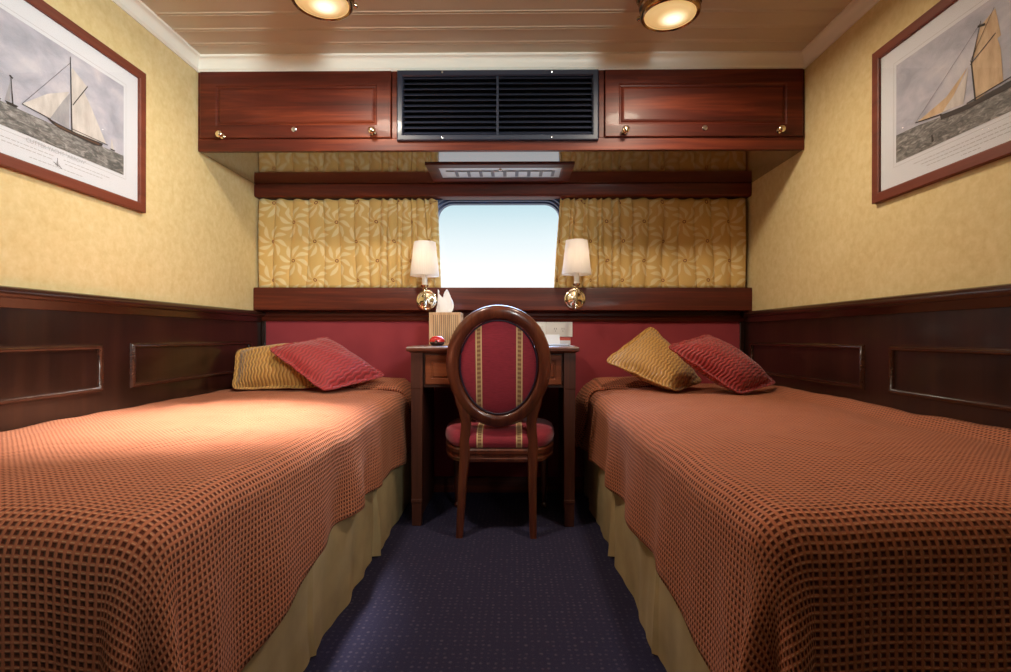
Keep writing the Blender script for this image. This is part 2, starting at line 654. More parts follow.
wainscot(4, -1, ((-.11, .73), (.85, 1.695), (1.82, 2.66)))
wainscot(5, 1, ((-.15, .72), (.84, 1.71), (1.83, 2.70)))
bm = bmesh.new()
extrude_x(bm, [(YB, 0), (YB - .022, 0), (YB - .022, .062), (YB - .018, .070), (YB - .016, .080), (YB, .082)], -1.284, 1.284)
struct(build('baseboard_back', bm, 'mahogany_x', smooth=40))

# window
win = struct(build('window_1', bmesh.new(), 'navy_paint'))
bm = bmesh.new()
loops = []
for d, yy, in ((-.045, YB - .001), (-.045, YB - .012), (-.005, YB - .016), (.004, YB - .012), (.006, YB + .02), (.014, YB + .022),
               (.016, YB + .05), (.022, YB + .052), (.024, YB + .08), (-.01, YB + .09)):
    loops.append(rrect(WX0 + d, WX1 - d, WZ0 + d, WZ1 - d, max(.02, WR - d), yy, 10))
loft(bm, loops, caps=False)
build('window_frame', bm, 'navy_paint', win, smooth=35)
bm = bmesh.new()
loft(bm, [rrect(WX0 + .012, WX1 - .012, WZ0 + .012, WZ1 - .012, WR - .01, yy, 10) for yy in (YB + .066, YB + .072)])
build('window_pane', bm, 'clear_glass', win, smooth=30)

# red cloth wall panel with its rails
hb = empty('headboard_panel', (0, YB - .012, 0), 'crimson fabric wall panel running behind both bedheads and the desk', 'wall panel')
build('fabric_panel', B(-1.283, 1.283, YB - .014, YB - .001, .083, .916), 'headboard_cloth', hb, smooth=0)
bm = bmesh.new()
extrude_x(bm, [(YB - .001, .912), (YB - .026, .912), (YB - .030, .918), (YB - .030, .930), (YB - .024, .936), (YB - .022, .942), (YB - .010, .943), (YB - .010, .9655), (YB - .001, .9655)], -1.283, 1.283)
build('top_rail', bm, 'mahogany_x', hb, smooth=40)
for sx in (-1, 1):
    build('side_stile', B(min(sx * 1.262, sx * 1.2835), max(sx * 1.262, sx * 1.2835), YB - .024, YB - .014, .083, .911), 'panelling_z', hb, bevel=.002)

# ledge under the window and pelmet above the curtains
bm = bmesh.new()
extrude_x(bm, [(YB - .001, .966), (2.722, .966), (2.718, .970), (2.718, 1.078), (2.722, 1.0855), (YB - .001, 1.0855)], -1.298, 1.298)
tag(build('window_ledge', bm, 'mahogany_x', smooth=40), 'long boxed mahogany ledge under the window and curtains, carrying the two sconces', 'ledge')
bm = bmesh.new()
for (xa, xb) in ((-1.298, 1.298),):
    pr = [(YB - .001, 1.563), (2.735, 1.563), (2.728, 1.566), (2.724, 1.573), (2.724, 1.620), (2.722, 1.6265), (YB - .001, 1.6265)]
    extrude_x(bm, pr, xa, xb)
tag(build('curtain_pelmet', bm, 'mahogany_x', smooth=40), 'long mahogany pelmet board along the tops of the curtains', 'pelmet')

# ------------------------------------------------------------------ overhead cupboard
Z0, Z1 = 1.628, 1.969
cab = empty('overhead_cabinet', (0, YC, Z0), 'glossy red mahogany cupboard spanning the cabin above the window', 'cabinet')
bm = bmesh.new()
# face frame around the two doors and the middle opening
DZ0, DZ1 = 1.681, 1.957
xs = [-1.298, -1.286, -.462, -.447, .433, .455, 1.286, 1.298]
box(bm, -1.298, 1.298, YC, YC + .022, Z0, DZ0)
box(bm, -1.298, 1.298, YC, YC + .022, DZ1 + .012, Z1)
for xa, xb in ((-1.298, -1.288), (-.458, -.436), (.428, .449), (1.290, 1.298)):
    box(bm, xa, xb, YC, YC + .022, DZ0, DZ1 + .012)
build('face_frame', bm, 'mahogany_x', cab, bevel=.0015)
bm = bmesh.new()
box(bm, -1.298, 1.298, YC + .022, YB - .001, Z0 + .012, Z0 + .022)
box(bm, -1.298, 1.298, YC + .022, YB - .001, Z1 - .012, Z1)
box(bm, -1.298, -1.286, YC + .022, YB - .001, Z0 + .022, Z1 - .012)
box(bm, 1.286, 1.298, YC + .022, YB - .001, Z0 + .022, Z1 - .012)
build('carcass', bm, 'mahogany_y', cab, smooth=0)
build('underside', B(-1.298, 1.298, YC + .0225, YB - .001, Z0 + .001, Z0 + .0115), 'lacquer_x', cab, smooth=0)


def cupboard_door(x0, x1, px0, px1, knobs, lock):
    y0 = YC - .010
    bm = bmesh.new()
    z0, z1 = DZ0, DZ1 + .010
    pz0, pz1 = 1.737, 1.902

    def rect(i, yy, a=(px0, px1, pz0, pz1)):
        return [(a[0] + i, yy, a[2] + i), (a[1] - i, yy, a[2] + i), (a[1] - i, yy, a[3] - i), (a[0] + i, yy, a[3] - i)]
    outer = (x0, x1, z0, z1)
    loft(bm, [rect(0, YC + .010, outer), rect(0, y0 + .003, outer), rect(.003, y0, outer), rect(-.004, y0), rect(0, y0 + .005), rect(.006, y0 + .006), rect(.012, y0 + .001),
              rect(.018, y0 - .001)])
    d = build('cupboard_door', bm, 'mahogany_x', cab, smooth=0)
    for kx in knobs:
        bm = bmesh.new()
        lathe(bm, [(.001, 0), (.010, 0), (.011, -.003), (.006, -.006), (.006, -.014), (.012, -.020), (.0155, -.026), (.0145, -.032), (.009, -.036), (.001, -.037)], (.0646 + (kx - .0646) * .984, y0 + .001, 1.688 if kx < -1 else 1.702), 'y', 20)
        build('knob', bm, 'brass', d, smooth=50)
    bm = bmesh.new()
    lathe(bm, [(.001, 0), (.011, 0), (.011, -.004), (.008, -.006), (.005, -.0055), (.001, -.0055)], (lock, y0 + .001, 1.716), 'y', 20)
    lk = build('lock', bm, 'chrome', d, smooth=50)
    return d


cupboard_door(-1.284, -.461, -1.212, -.525, (-1.206, -.546), -.876)
cupboard_door(.452, 1.288, .515, 1.216, (.543, 1.204), .874)

# ventilation grille in the middle of the cupboard
gx0, gx1, gz0, gz1 = -.434, .424, 1.666, 1.966
gr = empty('ventilation_grille', (0, YC, 1.81), 'wide black metal louvred grille between the two cupboard doors', 'grille')
bm = bmesh.new()
fy = YC - .016


def grect(i, yy):
    return [(gx0 + i, yy, gz0 + i), (gx1 - i, yy, gz0 + i), (gx1 - i, yy, gz1 - i), (gx0 + i, yy, gz1 - i)]


loft(bm, [grect(0, YC - .001), grect(0, fy + .004), grect(.004, fy), grect(.021, fy), grect(.026, fy + .006), grect(.026, YC + .03)], caps=False)
build('grille_frame', bm, 'black_metal', gr, smooth=0)
build('backing', B(gx0 + .004, gx1 - .004, YC + .03, YC + .034, gz0 + .004, gz1 - .004), 'duct_black', gr, smooth=0)
build('divider', B(-.010, .000, fy + .006, YC + .02, gz0 + .026, gz1 - .026), 'black_metal', gr, smooth=0)
zs = [gz0 + .034 + (gz1 - gz0 - .064) * i / 10 for i in range(11)]
slat0 = None
for xa in (gx0 + .0265, .0005):
    for z in zs:
        if slat0 is None:
            bm = bmesh.new()
            extrude_x(bm, [(fy + .007, -.006), (fy + .006, -.0045), (fy + .009, -.001), (fy + .030, .013), (fy + .032, .012), (fy + .011, -.003)], 0, .3975)
            slat0 = build('slat', bm, 'black_metal', gr, smooth=0)
            s_ = slat0
        else:
            s_ = slat0.copy(); COL.objects.link(s_); s_.parent = gr
        s_.location = (xa, -YC, z - 1.81)
for sx_ in (-.24, .225):
    for z in (gz0 + .011, gz1 - .011):
        bm = bmesh.new()
        lathe(bm, [(.001, 0), (.005, 0), (.004, -.002), (.001, -.003)], (sx_, fy, z), 'y', 12)
        build('screw', bm, 'chrome', gr)

# air outlet on the cupboard's underside above the window
vt = empty('air_outlet', (0, 2.53, Z0), 'flat framed air outlet with metal louvres under the cupboard, above the window', 'vent')
bm = bmesh.new()
a_ = (-.345, .345, 2.402, 2.665)


def vrect(i, z):
    return [(a_[0] + i, a_[2] + i, z), (a_[1] - i, a_[2] + i, z), (a_[1] - i, a_[3] - i, z), (a_[0] + i, a_[3] - i, z)]


loft(bm, [vrect(0, Z0 + .0005), vrect(0, Z0 - .005), vrect(.002, Z0 - .0065), vrect(.05, Z0 - .0065), vrect(.055, Z0 - .005), vrect(.055, Z0 - .001)], caps=False)
build('vent_frame', bm, 'mahogany_x', vt, smooth=0)
build('vent_plate', B(-.2895, .2895, 2.4575, 2.6095, Z0 - .003, Z0 - .001), 'alu', vt, smooth=0)
build('vent_slot', B(-.262, .262, 2.50, 2.592, Z0 - .0042, Z0 - .0032), 'slot_grey', vt, smooth=0)
for i in range(9):
    xx = -.262 + i * .0583
    build('louvre', B(xx, xx + .042, 2.505, 2.588, Z0 - .0075, Z0 - .0045), 'alu', vt, smooth=0)
bm = bmesh.new()
lathe(bm, [(.001, -.003), (.007, -.003), (.008, -.009), (.005, -.012), (.001, -.013)], (0, 2.478, Z0), 'z', 16)
build('knob', bm, 'chrome', vt)


# ------------------------------------------------------------------ curtains
def curtain(x0, x1, dense_to, label):
    """x0 = wall end, x1 = window end. Folds are shallow by the wall and gathered by the window."""
    sg = 1 if x1 > x0 else -1
    Lx = abs(x1 - x0)
    n, m = 330, 26
    bm = bmesh.new()
    uvl = bm.loops.layers.uv.new('UVMap')
    rows = []
    zt, zb = 1.553, 1.0865
    base = []
    ulen = 0
    prev = None
    for i in range(n + 1):
        q = i / n
        d = q * Lx
        g = sstep(q, .55, .8)
        # fold phase: widely spaced pleats, then tight ones
        ph = d / .105 * (1 - g) + 0
        base.append((d, g))
    phs, acc = [], 0
    for i in range(n + 1):
        d, g = base[i]
        acc += (Lx / n) * ((1 - g) / .086 + g / .036)
        phs.append(acc)
    for j in range(m + 1):
        h = j / m
        z = zb + (zt - zb) * h
        row = []
        ul = 0
        pv = None
        for i in range(n + 1):
            d, g = base[i]
            ph = phs[i] + .10 * math.sin(3 * h + i * .03)
            w = abs(math.sin(PI * ph)) ** (.45 + .3 * g)
            amp = (.024 * (1 - g) + .026 * g) * (.8 + .35 * noise.noise((d * 7, h * 1.2, x0)))
            if h > .9:
                amp *= 1 - .35 * (h - .9) / .1
            yy = 2.767 - amp * w - .004 * math.sin(9 * d + 2 * h)
            xx = x0 + sg * d + sg * .006 * g * math.sin(2 * PI * phs[i] * .5 + 2 * h)
            xx += sg * (.028 * sstep(d / Lx, .8, 1) * ((1 - h) if sg > 0 else (1 - h) * -0 + .0))
            xx -= (1 if sg < 0 else 0) * .024 * sstep(d / Lx, .8, 1) * (1 - h)
            zz_ = z + (.004 * math.sin(PI * ph * 2) + .004 * abs(math.sin(PI * ph)) if j == m else 0)
            p = Vector((xx, yy, zz_))
            if pv is not None:
                ul += (Vector((p.x, p.y)) - Vector((pv.x, pv.y))).length
            pv = p
            row.append((bm.verts.new(p), ul, z))
        rows.append(row)
    for j in range(m):
        for i in range(n):
            q = (rows[j][i], rows[j][i + 1], rows[j + 1][i + 1], rows[j + 1][i])
            f = bm.faces.new([v[0] for v in q])
            for l, v in zip(f.loops, q):
                l[uvl].uv = (v[1] + (.04 if sg > 0 else .15), v[2])
    o = build('curtain', bm, 'curtain_cloth', smooth=180)
    sm = o.modifiers.new('cloth', 'SOLIDIFY')
    sm.thickness = .0015
    return tag(o, label, 'curtain')


curtain(-1.288, -.346, 0, 'gold curtain with cream pinwheel flowers to the left of the window')
curtain(1.280, .306, 0, 'gold curtain with cream pinwheel flowers to the right of the window')


# ------------------------------------------------------------------ wall sconces
def sconce(x, z, label, power):
    yl = 2.718
    o = empty('wall_sconce', (x, yl, z), label, 'wall lamp', 'sconces beside the window')
    bm = bmesh.new()
    lathe(bm, [(.001, 0), (.053, 0), (.055, -.004), (.051, -.009), (.044, -.010), (.042, -.007), (.036, -.008), (.030, -.014), (.018, -.018), (.014, -.022), (.001, -.023)], (x, yl - .0005, z), 'y', 40)
    build('backplate', bm, 'brass', o, smooth=50)
    ya = yl - .075
    bm = bmesh.new()
    pts = [(x, yl - .018, z), (x, yl - .045, z - .012), (x, ya + .012, z - .030), (x, ya, z - .038), (x, ya, z - .02), (x, ya, z + .06)]
    tube(bm, pts, [.007, .006, .006, .0065, .007, .006], 12)
    lathe(bm, [(.001, -.058), (.006, -.056), (.010, -.050), (.006, -.044), (.010, -.040), (.008, -.034), (.001, -.033)], (x, ya, z), 'z', 16)
    lathe(bm, [(.001, .050), (.008, .050), (.012, .054), (.008, .058), (.018, .066), (.020, .072), (.017, .074), (.001, .074)], (x, ya, z), 'z', 20)
    build('arm', bm, 'brass', o, smooth=50)
    bm = bmesh.new()
    lathe(bm, [(.001, .072), (.014, .072), (.0135, .150), (.001, .151)], (x, ya, z), 'z', 20)
    build('candle_sleeve', bm, 'candle_white', o, smooth=50)
    bm = bmesh.new()
    seg = 96
    loops = []
    for q in (0, .02, .05, .5, .95, .98, 1):
        rb = .073 + (.054 - .073) * q
        lp = []
        for i in range(seg):
            a = 2 * PI * i / seg
            r_ = rb * (1 + (.011 if i % 2 else -.011) * (1 if .03 < q < .97 else .2))
            lp.append((x + r_ * math.cos(a), ya + r_ * math.sin(a), z + .118 + .172 * q))
        loops.append(lp)
    loft(bm, loops, caps=False)
    sh = build('lamp_shade', bm, 'shade_cloth', o, smooth=20)
    sm = sh.modifiers.new('cloth', 'SOLIDIFY')
    sm.thickness = .0012
    d = bpy.data.lights.new('bulb_light', 'POINT')
    d.energy = power
    d.color = (1, .86, .68)
    d.shadow_soft_size = .022
    l = bpy.data.objects.new('bulb_light', d)
    COL.objects.link(l)
    l.location = (x, ya, z + .205)
    return o


sconce(-.386, 1.018, 'brass sconce with pleated white shade left of the window, behind the tissue box', .22)
sconce(.383, 1.026, 'brass sconce with pleated white shade right of the window, above the wall sockets', .22)


# ------------------------------------------------------------------ ceiling lamps
def ceiling_light(x, y, label, power, col):
    o = empty('ceiling_light', (x, y, ZC), label, 'ceiling lamp', 'brass ceiling lamps')
    bm = bmesh.new()
    lathe(bm, [(.001, 0), (.112, 0), (.115, -.004), (.115, -.012), (.110, -.018), (.101, -.021), (.099, -.030), (.001, -.030)], (x, y, ZC - .0005), 'z', 48)
    build('base_plate', bm, 'dark_brass', o, smooth=40)
    bm = bmesh.new()
    lathe(bm, [(.095, -.030), (.102, -.034), (.106, -.042), (.104, -.052), (.098, -.056), (.096, -.064), (.101, -.069), (.102, -.078), (.097, -.086), (.091, -.088), (.087, -.084), (.087, -.030)], (x, y, ZC - .0005), 'z', 48)
    build('rim', bm, 'dark_brass', o, smooth=40)
    for k in range(3):
        a = 2 * PI * k / 3 + .5
        bm = bmesh.new()
        lathe(bm, [(.001, -.002), (.008, -.002), (.009, .006), (.006, .010), (.001, .011)], (0, 0, 0), 'z', 14)
        s_ = build('thumb_screw', bm, 'brass', o)
        s_.location = (.107 * math.cos(a), .107 * math.sin(a), -.060)
        s_.rotation_euler = (0, PI / 2, a)
    bm = bmesh.new()
    lathe(bm, [(.0869, -.010), (.0869, -.005), (.080, -.011), (.06, -.019), (.03, -.024), (.001, -.026)], (x, y, ZC - .074), 'z', 48)
    build('lens', bm, 'lit_lens', o, smooth=60, origin=(x + .01, y + .0, ZC - .094))
    d = bpy.data.lights.new('lamp_light', 'AREA')
    d.shape = 'DISK'
    d.size = .16
    d.energy = power
    d.color = col
    l = bpy.data.objects.new('lamp_light', d)
    COL.objects.link(l)
    l.location = (x, y, ZC - .106)
    return o


ceiling_light(-.578, 1.74, 'round brass ceiling lamp with lit frosted lens above the left bed', 10.5, (1, .89, .74))
ceiling_light(.606, 1.82, 'round brass ceiling lamp with lit frosted lens above the right bed', 9.5, (1, .85, .66))
d = bpy.data.lights.new('bed_patch_spot', 'SPOT')  # extra spot added at the left lamp to make the bright bed patch
d.energy = 380
d.color = (.96, .98, .95)
d.spot_size = math.radians(46)
d.spot_blend = .95
d.shadow_soft_size = .05
l = bpy.data.objects.new('bed_patch_spot', d)
COL.objects.link(l)
v = Vector((-.86, 1.56, .57)) - Vector((-.578, 1.74, ZC - .11))
l.matrix_world = Matrix.Translation((-.578, 1.74, ZC - .11)) @ v.to_track_quat('-Z', 'Y').to_matrix().to_4x4()


# ------------------------------------------------------------------ framed prints
def picture(sx, y0, y1, z0, z1, art, label):
    X_ = lambda d: sx * (XW - d)
    o = empty('framed_print', (X_(.001), (y0 + y1) / 2, z0), label, 'picture')
    bm = bmesh.new()
    fr_ = [(0, .001), (0, .016), (.002, .018), (.028, .018), (.032, .016), (.032, .006)]
    loops = []
    for yy, zz_, dy, dz in ((y0, z0, 1, 1), (y1, z0, -1, 1), (y1, z1, -1, -1), (y0, z1, 1, -1)):
        loops.append([(X_(d), yy + dy * i, zz_ + dz * i) for i, d in fr_])
    loops.append(loops[0])
    loft(bm, loops, close=False, caps=False)
    bmesh.ops.remove_doubles(bm, verts=bm.verts, dist=1e-6)
    build('picture_frame', bm, 'frame_wood', o, smooth=0)
    build('mount_board', B(min(X_(.002), X_(.008)), max(X_(.002), X_(.008)), y0 + .028, y1 - .028, z0 + .028, z1 - .028), 'paper_white', o, smooth=0)
    mats = []
    bm = bmesh.new()
    for depth, m, poly in art:
        if m not in mats:
            mats.append(m)
        d = .0084 + depth * .00025
        f = bm.faces.new([bm.verts.new((X_(d), p[0], p[1])) for p in poly])
        f.material_index = mats.index(m)
    for f in bm.faces:
        f.normal_update()
        if f.normal.x * sx > 0:
            f.normal_flip()
    build('print', bm, mats, o, smooth=0, recalc=False)
    build('glass', B(min(X_(.0115), X_(.0130)), max(X_(.0115), X_(.0130)), y0 + .031, y1 - .031, z0 + .031, z1 - .031), 'clear_glass', o, smooth=0)
    return o


def line(a, b, w=.0016, w2=None):
    a, b = Vector(a), Vector(b)
    n_ = (b - a).normalized()
    n_ = Vector((-n_.y, n_.x)) * w / 2
    k = (w2 / w) if w2 else 1
    return [tuple(a + n_), tuple(a - n_), tuple(b - n_ * k), tuple(b + n_ * k)]


def rectp(y0, y1, z0, z1):
    return [(y0, z0), (y1, z0), (y1, z1), (y0, z1)]


def border(y0, y1, z0, z1, w, m):
    return [(0, m, rectp(y0, y1, z1 - w, z1)), (0, m, rectp(y0, y1, z0, z0 + w)), (0, m, rectp(y0, y0 + w, z0, z1)), (0, m, rectp(y1 - w, y1, z0, z1))]


def caption_rows(yc, z, rows, m):
    out = []
    rr = random.Random(3)
    for k, hw in enumerate(rows):
        yy = yc - hw
        while yy < yc + hw:
            wd = rr.uniform(.006, .018)
            out.append((0, m, rectp(yy, min(yy + wd, yc + hw), z - k * .011, z - k * .011 + .0022)))
            yy += wd + .003
    return out


# left print: white-sailed cutter, smaller boats at left
iy0, iy1, iz0, iz1 = 1.272, 1.797, 1.390, 1.698
A = border(iy0 - .012, iy1 + .012, iz0 - .012, iz1 + .012, .0012, 'faint_ink')
A += [(1, 'print_sky', rectp(iy0, iy1, iz0, iz1)), (2, 'print_sea', [(iy0, iz0), (iy1, iz0), (iy1, 1.457), (1.6, 1.453), (iy0, 1.452)])]
A += [(3, 'sail_white', [(1.42, 1.470), (1.506, 1.466), (1.540, 1.500), (1.574, 1.575), (1.50, 1.535)]),
      (4, 'sail_grey', [(1.510, 1.470), (1.573, 1.463), (1.576, 1.572), (1.550, 1.535)]),
      (3, 'sail_white', [(1.582, 1.650), (1.628, 1.602), (1.660, 1.560), (1.720, 1.468), (1.65, 1.462), (1.585, 1.458)]),
      (4, 'sail_white', [(1.583, 1.655), (1.640, 1.622), (1.586, 1.548)]),
      (5, 'hull_ink', [(1.495, 1.466), (1.53, 1.463), (1.60, 1.460), (1.705, 1.465), (1.70, 1.455), (1.67, 1.447), (1.54, 1.449), (1.515, 1.454)]),
      (6, 'hull_brown', [(1.52, 1.459), (1.60, 1.456), (1.69, 1.459), (1.688, 1.454), (1.53, 1.453)]),
      (7, 'hull_ink', line((1.577, 1.684), (1.583, 1.455), .003, .005)), (7, 'hull_ink', line((1.586, 1.540), (1.642, 1.624), .003)),
      (7, 'hull_ink', line((1.42, 1.470), (1.51, 1.465), .002, .003)), (7, 'hull_ink', line((1.42, 1.470), (1.577, 1.665), .001)),
      (7, 'hull_ink', line((1.58, 1.466), (1.725, 1.468), .002)),
      (3, 'sail_grey', [(1.372, 1.46), (1.388, 1.462), (1.388, 1.52)]), (7, 'hull_ink', line((1.388, 1.533), (1.394, 1.456), .002, .004)),
      (7, 'hull_ink', line((1.384, 1.531), (1.394, 1.527), .004)), (6, 'hull_ink', [(1.372, 1.459), (1.41, 1.459), (1.404, 1.452), (1.378, 1.452)]),
      (7, 'hull_ink', line((1.351, 1.495), (1.349, 1.455), .0015)), (3, 'sail_grey', [(1.334, 1.458), (1.350, 1.46), (1.350, 1.486)]),
      (6, 'hull_ink', [(1.332, 1.458), (1.362, 1.458), (1.357, 1.452), (1.336, 1.452)]),
      (3, 'sail_grey', [(1.30, 1.457), (1.325, 1.457), (1.316, 1.50)]), (7, 'hull_ink', line((1.316, 1.51), (1.316, 1.455), .0015)),
      (3, 'sail_white', [(1.742, 1.497), (1.753, 1.462), (1.738, 1.462)]), (6, 'hull_ink', [(1.735, 1.461), (1.758, 1.461), (1.754, 1.457), (1.739, 1.457)])]
A += [(1, 'faint_ink', [(1.524, 1.338), (1.534, 1.334), (1.546, 1.338), (1.537, 1.345), (1.534, 1.356), (1.530, 1.345)]), (2, 'ink', line((1.520, 1.344), (1.549, 1.333), .002)),
      (2, 'ink', line((1.534, 1.36), (1.534, 1.334), .0016))]
A += [a_ for a_ in caption_rows(1.534, 1.360, (.20, .17), 'faint_ink') if not (1.51 < a_[2][0][0] < 1.555)]
A += caption_rows(1.534, 1.331, (.09,), 'faint_ink')
picL = picture(-1, 1.172, 1.897, 1.281, 1.792, A, 'framed print of a white-sailed cutter with small boats over the left bed')
fc = bpy.data.curves.new('caption', 'FONT')
fc.body = 'CUTTER YACHT "ARROW"'
fc.size = .017
fc.align_x = 'CENTER'
fc.materials.append(M['faint_ink'])
ft = bpy.data.objects.new('caption', fc)
COL.objects.link(ft)
bpy.context.view_layer.update()
fm = bpy.data.meshes.new_from_object(ft.evaluated_get(bpy.context.evaluated_depsgraph_get()))
bpy.data.objects.remove(ft)
fm.materials.clear()
fm.materials.append(M['faint_ink'])
fo = bpy.data.objects.new('caption', fm)
COL.objects.link(fo)
fo.parent = picL
fo.matrix_world = Matrix.Identity(4)
fo.location = (.0088, 0, 1.3715 - 1.281 + .0)
fo.rotation_euler = (PI / 2, 0, PI / 2)

# right print: tan-sailed yacht heeling in a rough sea
iy0, iy1, iz0, iz1 = 1.148, 1.693, 1.390, 1.702
A = border(iy0 - .012, iy1 + .012, iz0 - .012, iz1 + .012, .0012, 'faint_ink')
A += [(1, 'print_sky', rectp(iy0, iy1, iz0, iz1)), (2, 'print_sea', [(iy0, iz0), (iy1, iz0), (iy1, 1.478), (1.60, 1.474), (1.5, 1.462), (iy0, 1.470)])]
A += [(3, 'sail_tan', [(1.348, 1.670), (1.389, 1.650), (1.418, 1.574), (1.332, 1.592)]),
      (4, 'sail_tan', [(1.420, 1.565), (1.347, 1.606), (1.333, 1.56), (1.326, 1.474), (1.404, 1.461)]),
      (3, 'sail_tan', [(1.428, 1.562), (1.500, 1.512), (1.609, 1.484), (1.499, 1.474)]),
      (4, 'sail_white', [(1.426, 1.556), (1.465, 1.512), (1.511, 1.476), (1.442, 1.468)]),
      (5, 'hull_ink', [(1.520, 1.470), (1.42, 1.460), (1.289, 1.466), (1.25, 1.474), (1.26, 1.458), (1.30, 1.448), (1.44, 1.447), (1.516, 1.455)]),
      (7, 'hull_ink', line((1.388, 1.662), (1.415, 1.570), .002, .003)), (7, 'hull_ink', line((1.417, 1.572), (1.404, 1.457), .004, .005)),
      (7, 'hull_ink', line((1.420, 1.563), (1.346, 1.606), .003)), (7, 'hull_ink', line((1.420, 1.572), (1.350, 1.674), .0015)),
      (7, 'hull_ink', line((1.431, 1.464), (1.300, 1.474), .003)), (7, 'hull_ink', line((1.611, 1.485), (1.513, 1.470), .003, .004)),
      (7, 'hull_ink', line((1.388, 1.658), (1.611, 1.485), .001)), (7, 'hull_ink', line((1.376, 1.646), (1.398, 1.652), .006)),
      (6, 'hull_ink', [(1.551, 1.424), (1.546, 1.424), (1.541, 1.404), (1.549, 1.402)])]
A += caption_rows(1.42, 1.362, (.20, .17, .15), 'faint_ink') + caption_rows(1.42, 1.329, (.03,), 'faint_ink')
picR = picture(1, 1.050, 1.795, 1.283, 1.794, A, 'framed print of a tan-sailed yacht heeling in grey seas over the right bed')


# ------------------------------------------------------------------ beds
def bed(sx, xin, label):
    """sx: side of the cabin; xin: distance of the aisle face from the cabin axis"""
    yh, yf = 2.775, (.71 if sx < 0 else .74)
    o = empty('bed', (sx * (1.28 + xin) / 2, (yh + yf) / 2, 0), label, 'bed', 'single beds')
    xi = xin + .035
    a, b = sorted((sx * 1.28, sx * xi))
    build('bed_base', B(a, b, yf + .07, yh, .03, .30), 'mattress_white', o, bevel=.01)
    bm = B(a, b, yf + .06, yh, .302, .545)
    build('mattress', bm, 'mattress_white', o, bevel=.05, seg=4)
    # pleated skirt along the aisle side and round the foot
    bm = bmesh.new()
    path = []
    n1 = 220
    for i in range(n1 + 1):
        path.append((sx * xin, yh - (yh - yf - .05) * i / n1, -sx, 0))
    nc = 8
    for i in range(1, nc + 1):
        a_ = PI / 2 * i / nc
        path.append((sx * (xin + .03 * (1 - math.cos(a_))), yf + .05 - .03 * math.sin(a_), -sx * math.cos(a_), -math.sin(a_)))
    n2 = 70
    for i in range(1, n2 + 1):
        path.append((sx * (xin + .03 + (1.27 - xin - .03) * i / n2), yf + .02, 0, -1))
    rows = []
    for j in range(13):
        h = j / 12
        row = []
        for i, (px, py, nx, ny) in enumerate(path):
            k = i * .0088
            wv = .009 * noise.noise((k * 5, h * .8, 3 + sx)) + .006 * noise.noise((k * 13, h * 1.5, 9 + sx))
            # box pleats
            for pc in ((.80, 1.38, 1.86) if i < n1 else ()):
                q = (k - pc) / .02
                wv += (.016 if pc == .80 else .006) * math.exp(-q * q) * (1 if k < pc else -.35)
            off = .004 + (wv * 1.6 + .006) * (1 - h) + .003 * wv
            z = .006 + h * .34
            row.append(bm.verts.new((px + nx * off, py + ny * off, z + (1 - h) * .004 * math.sin(k * 9))))
        rows.append(row)
    for j in range(12):
        for i in range(len(path) - 1):
            bm.faces.new((rows[j][i], rows[j][i + 1], rows[j + 1][i + 1], rows[j + 1][i]))
    build('bed_skirt', bm, 'skirt_cloth', o, smooth=180)
    return o


def spread_point(sx, xout, ztop, R, ds, dt, s, y, yf, lift=0.0):
    """point of a cover lying on a bed: s = distance from the wall on top, ds/dt = overhang past aisle side / foot"""
    edge = xout + R
    xs_, ys_ = (1.285 - s, y)
    if ds > 0: xs_ = edge
    if dt > 0: ys_ = yf + R
    r_ = math.hypot(ds, dt)
    z = ztop
    if r_ > 1e-9:
        dx, dy = ds / r_, dt / r_
        RR = R
        if r_ < RR * PI / 2:
            a = r_ / RR
            out, dr = RR * math.sin(a), RR * (1 - math.cos(a))
        else:
            e = r_ - RR * PI / 2
            both = min(dx, dy) * 1.414
            fold = math.sin(math.atan2(ds, dt) * 6) * .035 * both
            out, dr = RR + e * (.03 + .22 * both ** 1.5) + fold * sstep(e, 0, .3) * 2, RR + e * (.998 - .05 * both)
        xs_ -= out * dx
        ys_ -= out * dy
        z -= dr
    return xs_, ys_, z + lift


